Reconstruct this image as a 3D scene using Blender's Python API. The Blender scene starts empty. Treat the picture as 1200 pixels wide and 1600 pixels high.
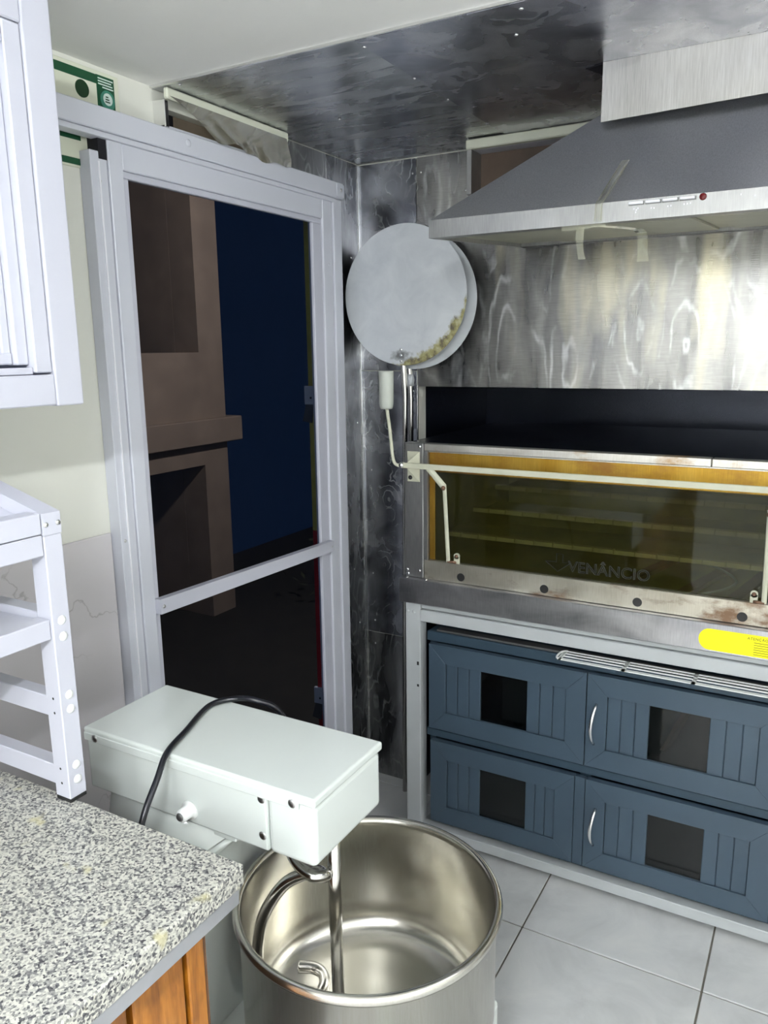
import bpy, bmesh, math, random
from mathutils import Vector, Matrix
random.seed(7)
S = bpy.context.scene
COL = S.collection

# ------------------------------------------------------------------ camera
PITCH, YAW, ROLL = math.radians(11.703), math.radians(29.623), math.radians(-0.736)
fw = Vector((-math.sin(YAW)*math.cos(PITCH), math.cos(YAW)*math.cos(PITCH), -math.sin(PITCH)))
rt = fw.cross(Vector((0, 0, 1))).normalized(); up = rt.cross(fw)
rt, up = rt*math.cos(ROLL)+up*math.sin(ROLL), up*math.cos(ROLL)-rt*math.sin(ROLL)
cd = bpy.data.cameras.new('camera'); cam = bpy.data.objects.new('camera', cd); COL.objects.link(cam)
cd.sensor_fit = 'HORIZONTAL'; cd.sensor_width = 36.0; cd.lens = 1228.14/1200*36.0
cd.clip_start = 0.02; cd.clip_end = 60
m3 = Matrix((rt, up, -fw)).transposed()
cam.matrix_world = Matrix.Translation((0, 0, 1.6)) @ m3.to_4x4()
S.camera = cam

# ------------------------------------------------------------------ world, view
w = bpy.data.worlds.new('night'); S.world = w; w.use_nodes = True
w.node_tree.nodes['Background'].inputs[0].default_value = (0.010, 0.024, 0.06, 1)
w.node_tree.nodes['Background'].inputs[1].default_value = 0.6
S.view_settings.view_transform = 'Standard'; S.view_settings.look = 'None'
S.view_settings.exposure = 0.0; S.view_settings.gamma = 1.0
S.view_settings.use_curve_mapping = False
LAMP = 175.0      # emission of the ceiling lamp diffusers
OUTDOOR_FILL = 190.0     # watts of the added fill light outside, no lamp seen there

# ------------------------------------------------------------------ materials
def srgb(r, g, b):
    f = lambda c: ((c/255)/12.92 if c/255 <= .04045 else ((c/255+.055)/1.055)**2.4)
    return (f(r), f(g), f(b), 1)
class NT:
    def __init__(s, name):
        s.m = bpy.data.materials.new(name); s.m.use_nodes = True
        s.t = s.m.node_tree; s.b = s.t.nodes['Principled BSDF']; s.out = s.t.nodes['Material Output']
    def n(s, kind, **kw):
        nd = s.t.nodes.new('ShaderNode'+kind)
        for k, v in kw.items():
            if k.startswith('i_'):
                key = k[2:]
                key = int(key) if key.isdigit() else key.replace('_', ' ')
                nd.inputs[key].default_value = v
            else: setattr(nd, k, v)
        return nd
    def l(s, a, b): s.t.links.new(a, b)
    def co(s, sc=(1, 1, 1), loc=(0, 0, 0), rot=(0, 0, 0)):
        tc = s.n('TexCoord'); mp = s.n('Mapping')
        mp.inputs['Scale'].default_value = sc; mp.inputs['Location'].default_value = loc; mp.inputs['Rotation'].default_value = rot
        s.l(tc.outputs['Object'], mp.inputs['Vector']); return mp.outputs[0]
    def noise(s, vec, scale, detail=4, rough=.55, dist=0):
        nd = s.n('TexNoise'); nd.inputs['Scale'].default_value = scale; nd.inputs['Detail'].default_value = detail
        nd.inputs['Roughness'].default_value = rough; nd.inputs['Distortion'].default_value = dist
        s.l(vec, nd.inputs['Vector']); return nd.outputs['Fac']
    def ramp(s, fac, stops):
        nd = s.n('ValToRGB'); e = nd.color_ramp.elements
        while len(e) < len(stops): e.new(.5)
        for el, (p, c) in zip(e, stops):
            el.position = p; el.color = c if len(c) == 4 else (*c, 1)
        s.l(fac, nd.inputs[0]); return nd.outputs[0]
    def mix(s, fac, a, b, mode='MIX'):
        nd = s.n('Mix', data_type='RGBA', blend_type=mode)
        for i, v in ((0, fac), (6, a), (7, b)):
            if hasattr(v, 'links'): s.l(v, nd.inputs[i])
            else: nd.inputs[i].default_value = v
        return nd.outputs[2]
    def math(s, op, a, b=0.0, c=0.0):
        nd = s.n('Math', operation=op)
        for i, v in enumerate((a, b, c)):
            if hasattr(v, 'links'): s.l(v, nd.inputs[i])
            else: nd.inputs[i].default_value = v
        return nd.outputs[0]
    def bump(s, h, strength=.1, dist=.01):
        nd = s.n('Bump'); nd.inputs['Strength'].default_value = strength; nd.inputs['Distance'].default_value = dist
        s.l(h, nd.inputs['Height']); s.l(nd.outputs[0], s.b.inputs['Normal'])
g4 = lambda v: (v, v, v, 1)

def plain(name, col, rough=.45, metal=0, var=.05, scale=8, bump=0, spec=.5, coat=0):
    t = NT(name); v = t.noise(t.co(), scale, 5)
    a = tuple(c*(1-var) for c in col[:3])+(1,); b = tuple(min(1, c*(1+var)) for c in col[:3])+(1,)
    t.l(t.ramp(v, [(.3, a), (.7, b)]), t.b.inputs['Base Color'])
    t.b.inputs['Roughness'].default_value = rough; t.b.inputs['Metallic'].default_value = metal
    t.b.inputs['Specular IOR Level'].default_value = spec; t.b.inputs['Coat Weight'].default_value = coat
    if bump: t.bump(t.noise(t.co(), scale*12, 3), bump, .002)
    return t.m

def steel(name, lo, hi, r0=.22, r1=.42, streak=(1, 1, 1), swirl=.0, sw_scale=(9, 9, 4), stain=None, seed=0.0, wob=1.0, brush=.0):
    """polished sheet steel: cloudy reflectance, hand-sanded ring scratches, fine brushing"""
    t = NT(name)
    cl = t.noise(t.co(streak, (seed, seed*.7, seed*.3)), 5, 3, .5, .5)
    base = t.ramp(cl, [(.2, lo), (.8, hi)])
    rough = t.math('MULTIPLY_ADD', cl, (r1-r0)*1.3, r0-.1*(r1-r0))
    if swirl:
        wv = t.n('TexVoronoi'); wv.inputs['Scale'].default_value = 1
        nz = t.n('TexNoise'); nz.inputs['Scale'].default_value = 3; nz.inputs['Detail'].default_value = 2
        co = t.co(sw_scale, (seed, 0, seed)); t.l(co, nz.inputs['Vector'])
        ad = t.n('VectorMath', operation='MULTIPLY_ADD'); t.l(nz.outputs['Color'], ad.inputs[0]); ad.inputs[1].default_value = (.28, .28, .28); t.l(co, ad.inputs[2])
        t.l(ad.outputs[0], wv.inputs['Vector'])
        s1 = t.math('SINE', t.math('MULTIPLY', wv.outputs['Distance'], 26))
        s1 = t.math('POWER', t.math('MAXIMUM', s1, 0), 4)
        mk = t.ramp(t.noise(t.co((2.2, 2.2, 1.2), (seed+3, 1, 2)), 4, 4, .6), [(.46, g4(0)), (.62, g4(1))])
        sw = t.math('MULTIPLY', s1, mk)
        sw = t.math('MULTIPLY', sw, swirl)
        base = t.mix(sw, base, (.80, .81, .82, 1))
        rough = t.math('ADD', rough, t.math('MULTIPLY', sw, .18))
    if swirl > .5:
        wm = t.ramp(t.noise(t.co((2.2, 2.2, .5), (seed+9, 4, 2)), 3, 3), [(.52, g4(0)), (.66, g4(.55))])
        base = t.mix(wm, base, (.72, .66, .48, 1))  # warm streaks painted into the base as yellowish reflections
    fine = t.noise(t.co((4, 4, 110)), 6, 2) if brush else t.noise(t.co((90, 90, 4)), 6, 2)
    base = t.mix(.18, base, t.ramp(fine, [(.3, g4(.25)), (.7, g4(.9))]), 'OVERLAY')
    if stain:
        col, pos, wd = stain
        mk = t.ramp(t.noise(t.co((1.3, 1.3, 2.5), (5, 2, 1)), 5, 6, .65), [(pos, g4(0)), (pos+wd, g4(1))])
        base = t.mix(mk, base, col); t.l(t.math('SUBTRACT', 1.0, t.math('MULTIPLY', mk, .6)), t.b.inputs['Metallic'])
    else: t.b.inputs['Metallic'].default_value = 1
    t.l(base, t.b.inputs['Base Color']); t.l(rough, t.b.inputs['Roughness'])
    t.bump(t.math('ADD', t.math('MULTIPLY', t.noise(t.co((1, 1, .6)), 7, 2), wob), t.math('MULTIPLY', t.noise(t.co((3, 3, 60)), 6, 2), brush)), .12, .01)
    return t.m

M = {}
M['white_alu'] = plain('white_aluminium', srgb(196, 197, 208), .32, 0, .015, 3)
M['door_alu'] = plain('door_aluminium', srgb(208, 210, 219), .34, 0, .015, 3)
M['mixer_white'] = plain('mixer_enamel', srgb(218, 224, 220), .2, 0, .01, 4, coat=.4)
M['cap'] = plain('white_plastic', srgb(238, 240, 238), .4, 0, .01)
M['chrome'] = plain('chrome_rivet', g4(.8), .18, 1, .03)
M['screw'] = plain('zinc_screw', g4(.55), .35, 1, .1, 60)
M['black'] = plain('black_rubber', g4(.012), .55, 0, .1)
M['void'] = plain('dark_recess', srgb(14, 13, 22), .6, 0, .15)  # flat dark colour stands in for the shade inside gaps and holes
M['cord'] = plain('black_cable', srgb(12, 14, 22), .3, 0, .05)
M['navy'] = plain('slate_blue_paint', srgb(60, 76, 90), .42, 0, .06, 6, .05)
M['navy2'] = plain('slate_blue_body', srgb(46, 64, 78), .45, 0, .08, 6)
M['cream'] = plain('cream_wall_paint', srgb(222, 222, 212), .6, 0, .02, 2, .05)
M['ceil'] = plain('ceiling_plaster', srgb(246, 245, 241), .65, 0, .02, 3, .1)
M['pvc'] = plain('cream_pvc_trim', srgb(216, 218, 200), .4, 0, .04, 12)
M['grey_paint'] = plain('grey_frame_paint', srgb(182, 186, 188), .45, 0, .05, 9, .05)
M['zinc'] = plain('dull_grey_steel', srgb(120, 120, 120), .45, .7, .08, 14)
M['bracket'] = plain('cream_bracket_paint', srgb(196, 196, 176), .4, 0, .06, 20)
M['grip'] = plain('grey_plastic_grip', srgb(188, 192, 184), .5, 0, .03, 20)
M['paper_yellow'] = plain('yellow_sticker', srgb(250, 242, 12), .5, 0, .02, 30)
M['ink'] = plain('sticker_ink', srgb(90, 90, 20), .6, 0, .1)
M['glassink'] = plain('glass_print', srgb(20, 24, 16), .5, 0, .1)
M['green'] = plain('sign_green', srgb(12, 74, 44), .4, 0, .05)
M['dgreen'] = plain('sign_dark_green', srgb(8, 52, 18), .4, 0, .05)
M['signboard'] = plain('sign_cream', srgb(214, 216, 196), .5, 0, .02)
M['signwhite'] = plain('sign_white', srgb(206, 220, 212), .5, 0, .03)
M['yellowpaint'] = plain('yellow_edge_paint', srgb(190, 176, 84), .5, 0, .12, 25)
M['redpaint'] = plain('red_edge_paint', srgb(176, 22, 30), .5, 0, .1, 25)
M['jambpaint'] = plain('worn_grey_jamb', srgb(190, 190, 192), .5, 0, .14, 30)
M['house'] = plain('exterior_render', srgb(150, 130, 114), .8, 0, .12, 5, .1)
M['leaf'] = plain('dark_leaf', srgb(60, 62, 40), .6, 0, .25, 20)
M['soil'] = plain('night_soil', srgb(40, 36, 30), .9, 0, .25, 6)
M['trim_grey'] = plain('grey_edge_trim', srgb(170, 172, 176), .35, .5, .06, 20)
M['darkred'] = plain('red_button', srgb(96, 12, 18), .3, 0, .02)
M['btn'] = plain('button_white', srgb(240, 240, 246), .3, 0, .01)
M['rightwall'] = plain('far_room_paint', srgb(236, 236, 232), .6, 0, .02, 2)
M['tapem'] = None

M['steel_back'] = steel('steel_sheet_back', (.085, .086, .096, 1), (.50, .49, .465, 1), .17, .38, (2.6, 2.6, .6), .55, (8, 8, 2.4), brush=.15, seed=1.7)
M['steel_strip'] = steel('steel_sheet_strip', (.06, .065, .085, 1), (.50, .51, .55, 1), .14, .34, (1.5, 1.5, 1.8), .45, (13, 13, 11), seed=4)
M['steel_left'] = steel('steel_sheet_left', (.05, .055, .065, 1), (.42, .42, .42, 1), .16, .38, (3, 3, .8), .4, (14, 14, 6), seed=2)
M['steel_ceilA'] = steel('steel_sheet_ceiling_a', (.22, .235, .26, 1), (.66, .67, .68, 1), .18, .34, (1, 4, 1), .2, (3, 9, 3), seed=8)
M['steel_ceilB'] = steel('steel_sheet_ceiling_b', (.16, .17, .23, 1), (.66, .66, .70, 1), .18, .34, (2, 2, 1), .15, (5, 5, 5), seed=12)
M['hood_slope'] = steel('hood_brushed_dark', (.46, .47, .49, 1), (.54, .55, .57, 1), .36, .46, (.5, .5, .5))
M['hood_lip'] = steel('hood_brushed_bright', (.32, .32, .32, 1), (.43, .43, .43, 1), .34, .46, (3, 1, 1))
M['hood_under'] = plain('hood_underside', srgb(176, 176, 158), .45, .3, .06, 10)
M['hood_fascia'] = steel('hood_fascia_steel', (.42, .41, .385, 1), (.60, .59, .57, 1), .28, .42, (1, 1, .6), .12, (3, 3, 3), seed=3)
M['oven_steel'] = steel('oven_ledge_steel', (.26, .26, .29, 1), (.70, .70, .72, 1), .26, .44, (1.2, 1, 3), .08, (4, 4, 9), seed=6)
M['oven_band'] = steel('oven_stained_steel', (.42, .39, .32, 1), (.70, .67, .58, 1), .3, .5, (1.5, 1, 2), .1, (6, 6, 9), ((.20, .12, .07, 1), .52, .14), 5)
M['oven_top'] = steel('oven_top_trim', (.50, .48, .44, 1), (.72, .70, .66, 1), .3, .5, (1.5, 1, 4), 0, (1, 1, 1), ((.36, .20, .05, 1), .55, .15), 7)
M['oven_brown'] = steel('oven_heat_stained', (.32, .16, .012, 1), (.50, .33, .07, 1), .32, .5, (2, 1, 1), 0, (1, 1, 1), ((.26, .12, .015, 1), .46, .2), 9)
M['upright'] = steel('oven_upright_steel', (.34, .34, .34, 1), (.44, .44, .44, 1), .35, .45, (1, 1, .5), .05, (8, 8, 8), seed=1)
M['niche'] = plain('niche_black_steel', (.011, .014, .024, 1), .25, .6, .2, 6)
M['oven_in'] = plain('oven_chamber_soot', srgb(138, 128, 74), .6, .1, .3, 8, .1)
M['reflection_tile'] = plain('oven_reflection_tile', srgb(176, 164, 120), .8, 0, .14, 20, .2)  # for tile rows that imitate a reflection in the oven glass
M['rust'] = plain('rusty_bar', srgb(120, 92, 74), .7, .3, .25, 25, .2)
M['wire'] = plain('pale_wire', srgb(200, 200, 196), .4, .2, .05)
M['bowl'] = steel('bowl_stainless', (.62, .60, .54, 1), (.74, .72, .66, 1), .16, .26, (.6, .6, 2), 0)
M['rod'] = steel('polished_rod', (.62, .60, .57, 1), (.72, .71, .68, 1), .12, .2, (1, 1, 1), 0)
M['peel'] = None

def peel_mat():
    t = NT('peel_aluminium'); co = t.co()
    v = t.noise(co, 9, 6, .6, .6)
    base = t.ramp(v, [(.3, srgb(196, 200, 206)), (.7, srgb(218, 221, 225))])
    # scorched flour crust along the lower right rim
    sx = t.n('SeparateXYZ'); t.l(co, sx.inputs[0])
    dx = t.math('SUBTRACT', sx.outputs[0], -1.207); dz = t.math('SUBTRACT', sx.outputs[2], 1.766)
    rr = t.math('SQRT', t.math('ADD', t.math('MULTIPLY', dx, dx), t.math('MULTIPLY', dz, dz)))
    dr = t.math('ADD', t.math('MULTIPLY', dx, .62), t.math('MULTIPLY', dz, -.78))
    k = t.math('ADD', t.math('MULTIPLY', t.math('SUBTRACT', rr, .172), 14), t.math('MULTIPLY', t.math('SUBTRACT', dr, .168), 12))
    k = t.math('ADD', k, t.math('MULTIPLY', t.math('SUBTRACT', t.noise(co, 38, 5, .7), .5), 1.6))
    mk = t.ramp(k, [(.24, g4(0)), (.55, g4(.9))])
    st = t.ramp(t.noise(co, 55, 4), [(.35, srgb(84, 70, 36)), (.5, srgb(150, 142, 78)), (.7, srgb(190, 186, 146))])
    base = t.mix(mk, base, st)
    ex = t.math('SUBTRACT', sx.outputs[0], -1.219); ez = t.math('SUBTRACT', sx.outputs[2], 1.578)
    e = t.math('SQRT', t.math('ADD', t.math('MULTIPLY', t.math('MULTIPLY', ex, ex), .5), t.math('MULTIPLY', t.math('MULTIPLY', ez, ez), 2.2)))
    e = t.math('ADD', e, t.math('MULTIPLY', t.math('SUBTRACT', t.noise(co, 60, 4), .5), .05))
    mk2 = t.ramp(e, [(.008, g4(.8)), (.032, g4(0))])
    base = t.mix(mk2, base, srgb(70, 70, 66))
    t.l(base, t.b.inputs['Base Color']); t.b.inputs['Metallic'].default_value = .1; t.b.inputs['Roughness'].default_value = .5
    return t.m
M['peel'] = peel_mat()
M['peel2'] = plain('peel_aluminium_plain', srgb(200, 204, 208), .45, .1, .06, 9)

def granite():
    t = NT('grey_granite'); co = t.co()
    v = t.n('TexVoronoi'); v.inputs['Scale'].default_value = 330; t.l(co, v.inputs['Vector'])
    sx = t.n('SeparateColor'); t.l(v.outputs['Color'], sx.inputs[0])
    n1 = t.noise(co, 170, 3, .6)
    f = t.math('ADD', t.math('MULTIPLY', sx.outputs[0], .55), t.math('MULTIPLY', n1, .6))
    base = t.ramp(f, [(.28, srgb(48, 48, 54)), (.42, srgb(112, 112, 112)), (.55, srgb(164, 163, 156)), (.75, srgb(204, 203, 192))])
    big = t.ramp(t.noise(co, 26, 2, .4), [(.66, g4(0)), (.74, g4(.75))])
    base = t.mix(big, base, srgb(196, 190, 150))
    t.l(base, t.b.inputs['Base Color']); t.b.inputs['Roughness'].default_value = .28
    return t.m
M['granite'] = granite()

def floor_tile():
    t = NT('grey_floor_tile'); co = t.co()
    v = t.noise(co, 5, 7, .62, .8)
    base = t.ramp(v, [(.3, srgb(196, 197, 197)), (.52, srgb(212, 213, 213)), (.75, srgb(224, 224, 222))])
    sc = t.ramp(t.noise(t.co((6, 1.5, 1), rot=(0, 0, .7)), 9, 3, .5), [(.77, g4(0)), (.80, g4(.6))])
    base = t.mix(sc, base, srgb(90, 90, 88))
    t.l(base, t.b.inputs['Base Color']); t.b.inputs['Roughness'].default_value = .3
    t.bump(t.noise(co, 40, 3), .05, .002)
    return t.m
M['tile'] = floor_tile()
M['grout'] = plain('dark_grout', srgb(112, 108, 100), .8, 0, .15, 40)

def marble():
    t = NT('pale_marble_panel'); co = t.co()
    d = t.n('TexNoise'); d.inputs['Scale'].default_value = 4; d.inputs['Detail'].default_value = 6; t.l(co, d.inputs['Vector'])
    k = t.math('ABSOLUTE', t.math('SUBTRACT', d.outputs['Fac'], .5))
    vein = t.ramp(k, [(.0, g4(.55)), (.006, g4(0))])
    msk = t.ramp(t.noise(co, 2.2, 2), [(.52, g4(0)), (.6, g4(1))])
    base = t.mix(t.math('MULTIPLY', vein, msk), srgb(204, 200, 202), srgb(140, 136, 134))
    t.l(base, t.b.inputs['Base Color']); t.b.inputs['Roughness'].default_value = .25
    return t.m
M['marble'] = marble()

def wood():
    t = NT('varnished_wood'); co = t.co((1, 1, .12))
    v = t.noise(co, 60, 5, .6, .6)
    base = t.ramp(v, [(.3, srgb(112, 64, 12)), (.5, srgb(156, 96, 24)), (.75, srgb(186, 124, 44))])
    dk = t.ramp(t.noise(t.co((1, 1, .6)), 9, 4), [(.6, g4(0)), (.72, g4(.8))])
    base = t.mix(dk, base, srgb(84, 46, 14))
    t.l(base, t.b.inputs['Base Color']); t.b.inputs['Roughness'].default_value = .35
    return t.m
M['wood'] = wood()
M['darkwood'] = plain('dark_wood_edge', srgb(92, 56, 24), .5, 0, .2, 30)

def see_through(name, tint, amount, rough=.03, diffuse=None, ior=1.5):
    """pane: tinted transparency plus a fresnel mirror; optional opaque weave or dirt"""
    t = NT(name); t.t.nodes.remove(t.b)
    tr = t.n('BsdfTransparent'); tr.inputs[0].default_value = tint
    gl = t.n('BsdfGlossy'); gl.inputs['Roughness'].default_value = rough; gl.inputs[0].default_value = (.9, .9, .9, 1)
    fr = t.n('Fresnel'); fr.inputs[0].default_value = ior
    a = t.n('MixShader'); t.l(fr.outputs[0], a.inputs[0]); t.l(tr.outputs[0], a.inputs[1]); t.l(gl.outputs[0], a.inputs[2])
    if diffuse:
        df = t.n('BsdfDiffuse'); df.inputs[0].default_value = diffuse
        b = t.n('MixShader')
        f = t.ramp(t.noise(t.co(), 12, 5), [(.3, g4(amount*.7)), (.7, g4(min(1, amount*1.3)))])
        t.l(f, b.inputs[0]); t.l(a.outputs[0], b.inputs[1]); t.l(df.outputs[0], b.inputs[2]); t.l(b.outputs[0], t.out.inputs[0])
    else: t.l(a.outputs[0], t.out.inputs[0])
    return t.m
M['ovenglass'] = see_through('oven_glass', (.68, .70, .60, 1), .10, .03, srgb(80, 76, 36), 1.36)
M['cabglass'] = see_through('cabinet_door_glass', (.45, .47, .48, 1), .0, .04)
M['frost'] = see_through('pale_sliding_glass', (.75, .78, .85, 1), .5, .1, srgb(206, 214, 232))
M['screen'] = see_through('insect_screen', (.62, .66, .72, 1), .10, .4, srgb(30, 34, 44), 1.03)
M['tape'] = see_through('clear_tape', (.86, .86, .78, 1), .22, .15, srgb(216, 216, 190))
M['tape_clear'] = see_through('clear_tape_flat', (.9, .9, .86, 1), .09, .12, srgb(216, 216, 190))
M['film'] = see_through('plastic_film', (.82, .82, .78, 1), .28, .2, srgb(170, 164, 140))

def lampmat(k):
    t = NT('lamp_diffuser'); t.b.inputs['Emission Color'].default_value = (.93, .97, 1, 1)
    t.b.inputs['Emission Strength'].default_value = LAMP*k; t.b.inputs['Base Color'].default_value = (.9, .9, .9, 1); return t.m
M['lamp_dim'], M['lamp'] = lampmat(.22), lampmat(1.72)

# ------------------------------------------------------------------ builders
def tag(o, label=None, cat=None, group=None, kind=None):
    if label: o['label'] = label
    if cat: o['category'] = cat
    if group: o['group'] = group
    if kind: o['kind'] = kind
    return o
def attach(o, parent):
    if parent is not None:
        o.parent = parent
        o.matrix_parent_inverse = Matrix.Translation(-origin(parent))
def origin(p):
    v = Vector(p.location)
    return v
def empty(name, loc, label, cat, group=None):
    o = bpy.data.objects.new(name, None); COL.objects.link(o); o.location = loc; o.empty_display_size = .05
    return tag(o, label, cat, group)
def emit(name, bm, mat, parent=None, smooth=False):
    me = bpy.data.meshes.new(name)
    bmesh.ops.recalc_face_normals(bm, faces=bm.faces)
    bm.to_mesh(me); bm.free()
    if smooth:
        for p in me.polygons: p.use_smooth = True
    me.materials.append(M[mat] if isinstance(mat, str) else mat)
    o = bpy.data.objects.new(name, me); COL.objects.link(o); attach(o, parent)
    return o
def add_box(bm, x0, x1, y0, y1, z0, z1, bev=0.0, seg=1):
    vs = [bm.verts.new((x, y, z)) for x in (x0, x1) for y in (y0, y1) for z in (z0, z1)]
    idx = [(0, 1, 3, 2), (4, 6, 7, 5), (0, 4, 5, 1), (2, 3, 7, 6), (0, 2, 6, 4), (1, 5, 7, 3)]
    fs = [bm.faces.new([vs[i] for i in f]) for f in idx]
    if bev:
        es = list({e for f in fs for e in f.edges})
        bmesh.ops.bevel(bm, geom=es, offset=bev, segments=seg, affect='EDGES', profile=.5)
def box(name, x0, x1, y0, y1, z0, z1, mat, parent=None, bev=.0015, seg=1):
    bm = bmesh.new(); add_box(bm, x0, x1, y0, y1, z0, z1, bev, seg); return emit(name, bm, mat, parent)
def add_prism(bm, pts, vec):
    """polygon pts (3-D) extruded by vec"""
    vec = Vector(vec)
    a = [bm.verts.new(p) for p in pts]; b = [bm.verts.new(Vector(p)+vec) for p in pts]
    bm.faces.new(a); bm.faces.new(b[::-1]); n = len(pts)
    for i in range(n): bm.faces.new((a[i], b[i], b[(i+1) % n], a[(i+1) % n]))
def prism(name, pts, vec, mat, parent=None, smooth=False):
    bm = bmesh.new(); add_prism(bm, pts, vec); return emit(name, bm, mat, parent, smooth)
def add_tube(bm, pts, r, n=12, cap=True, flat=None):
    pts = [Vector(p) for p in pts]; rings = []; ref = None
    for i, p in enumerate(pts):
        d = (pts[min(i+1, len(pts)-1)]-pts[max(i-1, 0)]).normalized()
        if ref is None:
            ref = Vector((0, 0, 1)) if abs(d.z) < .9 else Vector((0, 1, 0))
        a = (ref-d*ref.dot(d)).normalized(); b = d.cross(a); ref = a
        rad = r[i] if isinstance(r, (list, tuple)) else r
        ra, rb = (rad, rad) if not flat else (rad*flat[0], rad*flat[1])
        rings.append([bm.verts.new(p+a*(ra*math.cos(2*math.pi*k/n))+b*(rb*math.sin(2*math.pi*k/n))) for k in range(n)])
    for q0, q1 in zip(rings, rings[1:]):
        for k in range(n): bm.faces.new((q0[k], q0[(k+1) % n], q1[(k+1) % n], q1[k]))
    if cap: bm.faces.new(rings[0][::-1]); bm.faces.new(rings[-1])
def smoothpath(pts, n=8):
    P = [Vector(p) for p in pts]; P = [P[0]*2-P[1]]+P+[P[-1]*2-P[-2]]; out = []
    for i in range(1, len(P)-2):
        for k in range(n):
            t = k/n; a, b, c, d = P[i-1], P[i], P[i+1], P[i+2]
            out.append(.5*((2*b)+(c-a)*t+(2*a-5*b+4*c-d)*t*t+(3*b-3*c+d-a)*t**3))
    out.append(P[-2]); return out
def tube(name, pts, r, mat, parent=None, n=12, sm=0):
    bm = bmesh.new(); add_tube(bm, smoothpath(pts, sm) if sm else pts, r, n); return emit(name, bm, mat, parent, True)
def lathe(name, prof, c, mat, parent=None, n=64, axis='Z', smooth=True):
    bm = bmesh.new(); rings = []
    def pt(r, h, a):
        u, v = r*math.cos(a), r*math.sin(a)
        return {'Z': (c[0]+u, c[1]+v, c[2]+h), 'Y': (c[0]+u, c[1]+h, c[2]+v), 'X': (c[0]+h, c[1]+u, c[2]+v)}[axis]
    for r, h in prof:
        if r < 1e-6: rings.append([bm.verts.new(pt(0, h, 0))])
        else: rings.append([bm.verts.new(pt(r, h, 2*math.pi*k/n)) for k in range(n)])
    for a, b in zip(rings, rings[1:]):
        for k in range(n):
            k2 = (k+1) % n
            if len(a) == 1 and len(b) == 1: continue
            if len(a) == 1: bm.faces.new((a[0], b[k2], b[k]))
            elif len(b) == 1: bm.faces.new((a[k], a[k2], b[0]))
            else: bm.faces.new((a[k], a[k2], b[k2], b[k]))
    o = emit(name, bm, mat, parent, smooth)
    return o
def dome(name, c, r, axis, mat, parent, h=None, n=12):
    """low round screw head or cap; axis like '-Y' or '+X'"""
    s = 1 if axis[0] == '+' else -1; h = (h or r*.55)
    prof = [(0, s*h), (r*.45, s*h*.92), (r*.8, s*h*.62), (r, 0), (r, -s*.001), (0, -s*.001)]
    return lathe(name, prof, c, mat, parent, n, axis[1])
def textmesh(name, txt, size, mat, parent, loc, rot, outline=False, space=1.0, depth=.0004):
    cu = bpy.data.curves.new(name, 'FONT'); cu.body = txt; cu.size = size; cu.space_character = space; cu.extrude = depth
    if outline: cu.fill_mode = 'NONE'; cu.extrude = 0; cu.bevel_depth = .0012
    tmp = bpy.data.objects.new(name+'_tmp', cu); COL.objects.link(tmp)
    dg = bpy.context.evaluated_depsgraph_get(); me = bpy.data.meshes.new_from_object(tmp.evaluated_get(dg))
    bpy.data.objects.remove(tmp); bpy.data.curves.remove(cu)
    me.transform(Matrix.Translation(loc) @ rot.to_4x4()); me.materials.clear(); me.materials.append(M[mat]); me.name = name
    o = bpy.data.objects.new(name, me); COL.objects.link(o); attach(o, parent); return o
ROT_BACK = Matrix.Rotation(math.pi/2, 3, 'X')                                   # text on a face looking at -Y
ROT_LEFT = Matrix.Rotation(math.pi/2, 3, 'Z') @ Matrix.Rotation(math.pi/2, 3, 'X')  # text on a face looking at +X
def grid_wall(name, axis, p0, p1, us, vs, holes, mat):
    """slab between p0 and p1 on the axis, u x z cells, holes = set of (iu, iv) left open"""
    bm = bmesh.new()
    for i in range(len(us)-1):
        for j in range(len(vs)-1):
            if (i, j) in holes: continue
            if axis == 'X': add_box(bm, p0, p1, us[i], us[i+1], vs[j], vs[j+1])
            else: add_box(bm, us[i], us[i+1], p0, p1, vs[j], vs[j+1])
    bmesh.ops.remove_doubles(bm, verts=bm.verts, dist=1e-5)
    return tag(emit(name, bm, mat), kind='structure')

XL, YB, ZC = -1.44, 2.39, 2.199       # left wall, back wall, steel ceiling
XR, YF = 1.9, -3.2

# ================================================================== the room
fl = tag(box('floor', XL-.3, XR, YF, YB+.75, -.06, -.004, 'grout', None, 0), kind='structure')
TP, TX, TY = .4745, -.6295, 1.866
tile_mesh = None
for i in range(-2, 6):
    for j in range(-11, 2):
        x0, y0 = TX+i*TP, TY+j*TP
        if x0 > XR-.02 or y0+TP < YF or x0+TP < XL: continue
        hx, hy = (TP-.005)/2, (TP-.005)/2
        xa, xb = max(x0, XL)+.0025, min(x0+TP, XR)-.0025
        ya, yb = max(y0, YF)+.0025, y0+TP-.0025
        if abs((xb-xa)-(TP-.005)) < 1e-4 and abs((yb-ya)-(TP-.005)) < 1e-4:
            if tile_mesh is None:
                o = box('floor_tile', -hx, hx, -hy, hy, -.008, 0, 'tile', None, .0012); tile_mesh = o.data
            else:
                o = bpy.data.objects.new('floor_tile', tile_mesh); COL.objects.link(o)
            o.location = ((xa+xb)/2, (ya+yb)/2, 0); o.parent = fl
        else: box('floor_tile', xa, xb, ya, yb, -.008, 0, 'tile', fl, .0012)

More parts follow.
